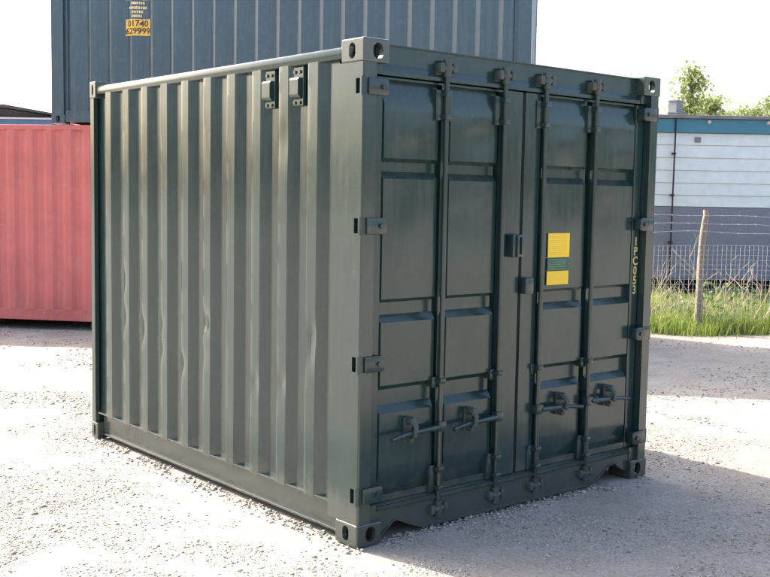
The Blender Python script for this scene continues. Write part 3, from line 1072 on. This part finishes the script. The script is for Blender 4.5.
def dry_weed(x, y, h, seed):
    r_ = random.Random(seed)
    mb = MB()
    def grow(p, d, ln, r, lvl):
        pts = [p]
        q = p.copy()
        dd = d.copy()
        n = 6 if lvl == 0 else 4
        for i in range(n):
            dd = (dd + Vector((r_.uniform(-1, 1), r_.uniform(-1, 1), r_.uniform(-0.5, 0.7))) * 0.20).normalized()
            q = q + dd * (ln / n)
            pts.append(q.copy())
            if lvl < 2 and i > 0 and r_.random() < 0.65:
                az = r_.uniform(0, 6.28)
                grow(q.copy(), (dd + Vector((math.cos(az), math.sin(az), 0.2)) * 0.9).normalized(), ln * r_.uniform(0.3, 0.5), r * 0.55, lvl + 1)
        mb.tube(pts, [r * (1 - 0.7 * i / n) for i in range(n + 1)], 4)
    for k in range(r_.randint(2, 4)):
        az = r_.uniform(0, 6.28)
        grow(Vector((r_.uniform(-0.06, 0.06), r_.uniform(-0.06, 0.06), -0.02)), Vector((math.cos(az) * 0.35, math.sin(az) * 0.35, 1)).normalized(), h * r_.uniform(0.6, 1.0), 0.0098, 0)
    return mb
wd = [(655, 15.0, 0.85, 'tangled dry weed beside the green container edge'), (668, 14.9, 1.0, 'dry branching weed between the container and wooden post'), (681, 15.2, 0.95, 'dry weed in front of the cabin down pipe'),
      (692, 14.95, 0.9, 'dry weed just left of the wooden fence post'), (716, 14.95, 1.25, 'tall straight dry weed just right of the wooden fence post'), (731, 15.2, 0.8, 'low dry weed second right of the fence post'),
      (745, 15.0, 0.8, 'dry weed third right of the fence post'), (757, 14.9, 1.05, 'tall dry weed near the right end of the fence'), (768, 15.2, 0.85, 'dry weed at the right edge of the picture')]
for k, (u, d, h, lab) in enumerate(wd):
    q = from_view(u, d)
    o = dry_weed(0, 0, h, 40 + k).build('dry_weed', M['dry'], fixn=False)
    o.location = (q.x, q.y, 0)
    tag(o, lab, 'weed', 'dry weeds along the fence')
def bramble(h, w, n, seed):
    r_ = random.Random(seed)
    st, lf = MB(), MB()
    for k in range(6):
        az = r_.uniform(0, 6.28)
        st.tube([(0, 0, -0.02), (math.cos(az) * w * 0.3, math.sin(az) * w * 0.3, h * 0.6), (math.cos(az) * w * 0.6, math.sin(az) * w * 0.6, h * r_.uniform(0.7, 1))], [0.008, 0.006, 0.003], 5)
    for k in range(n):
        a, rr = r_.uniform(0, 6.28), w * math.sqrt(r_.random()) * 0.7
        p = Vector((math.cos(a) * rr, math.sin(a) * rr, h * r_.uniform(0.15, 1.0)))
        leaf(lf, p, r_.uniform(0.025, 0.05), r_)
    return st, lf
def leaf(mb, p, s, r_):
    n_ = Vector((r_.uniform(-1, 1), r_.uniform(-1, 1), r_.uniform(-0.2, 1))).normalized()
    a = n_.orthogonal().normalized()
    t = r_.uniform(0, 6.28)
    b = n_.cross(a)
    a, b = a * math.cos(t) + b * math.sin(t), b * math.cos(t) - a * math.sin(t)
    mb.add([p - a * s, p + b * s * 0.55 + n_ * s * 0.15, p + a * s * 1.1, p - b * s * 0.55 + n_ * s * 0.15], [(0, 1, 2, 3)])
for k, (u, d, h, w, n, lab) in enumerate([(711, 14.85, 0.72, 0.34, 110, 'leafy bramble at the foot of the wooden fence post'), (740, 15.3, 0.6, 0.4, 90, 'leafy bramble among dry weeds right of the fence post'), (676, 15.3, 0.5, 0.35, 60, 'small bramble left of the fence post below the down pipe')]):
    q = from_view(u, d)
    t = thing('bramble', lab, 'bramble', (q.x, q.y, 0), 0, 'brambles along the fence')
    st, lf = bramble(h, w, n, 60 + k)
    st.build('stem', M['dry'], t)
    lf.build('foliage', M['leaf'], t, fixn=False)

# ------------------------------------------------------------------ trees beyond the cabin
def tree(u, d, ztop, width, zlow, nleaf, lab, seed, ls=0.09, sparse=0.5):
    r_ = random.Random(seed)
    q = from_view(u, d)
    t = thing('tree', lab, 'tree', (q.x, q.y, 0), r_.uniform(0, 6), 'trees beyond the cabin')
    tk, lf = MB(), MB()
    tk.tube([(0, 0, -0.1), (0.05, 0.03, ztop * 0.35), (0.0, 0.08, ztop * 0.7), (0.06, 0.05, ztop * 0.96)], [0.13, 0.10, 0.06, 0.012], 8)
    tips = []
    nl = int(18 + width * 8)
    for k in range(nl):
        f = r_.uniform(zlow / ztop, 0.97)
        z = ztop * f
        az = r_.uniform(0, 6.28)
        ln = width * 0.5 * (1.12 - (f - zlow / ztop) / (1 - zlow / ztop)) ** 0.8 * r_.uniform(0.5, 1.05)
        e = Vector((math.cos(az) * ln, math.sin(az) * ln, z + ln * r_.uniform(0.2, 0.7)))
        s0 = Vector((0.03, 0.05, z * 0.94))
        m_ = (s0 + e) / 2 + Vector((0, 0, -0.05 * ln))
        tk.tube([s0, m_, e], [0.030, 0.018, 0.006], 5)
        for w_ in (0.45, 0.7, 0.85, 1.0):
            tips.append((s0.lerp(e, w_), 0.14 + 0.22 * r_.random()))
    for k in range(nleaf):
        c_, rad = tips[int(r_.random() ** 1.3 * len(tips))] if r_.random() > sparse else r_.choice(tips)
        p = c_ + Vector((r_.gauss(0, 1), r_.gauss(0, 1), r_.gauss(0, 1))) * rad * 0.75
        if p.z > ztop * 1.02:
            continue
        leaf(lf, p, ls * r_.uniform(0.6, 1.2), r_)
    tk.build('trunk', M['bark'], t)
    lf.build('crown', M['tree_leaf'], t, fixn=False)
tree(686, 38, 6.75, 1.9, 3.4, 1500, 'tall sparse pale green tree standing behind the cabin', 1, 0.085)
tree(703, 40, 5.75, 1.8, 3.0, 1700, 'shorter fuller tree just right of the sparse tall one', 2, 0.085)
tree(724, 44, 5.45, 2.2, 2.6, 1500, 'lowest bushy tree above the cabin roof, beside the tall pair', 5, 0.09)
tree(742, 46, 5.85, 3.0, 2.6, 2200, 'low bushy tree showing above the middle of cabin roof', 3, 0.09)
tree(768, 45, 6.15, 3.0, 2.6, 2200, 'low bushy tree above the cabin roof at the right edge', 4, 0.09)
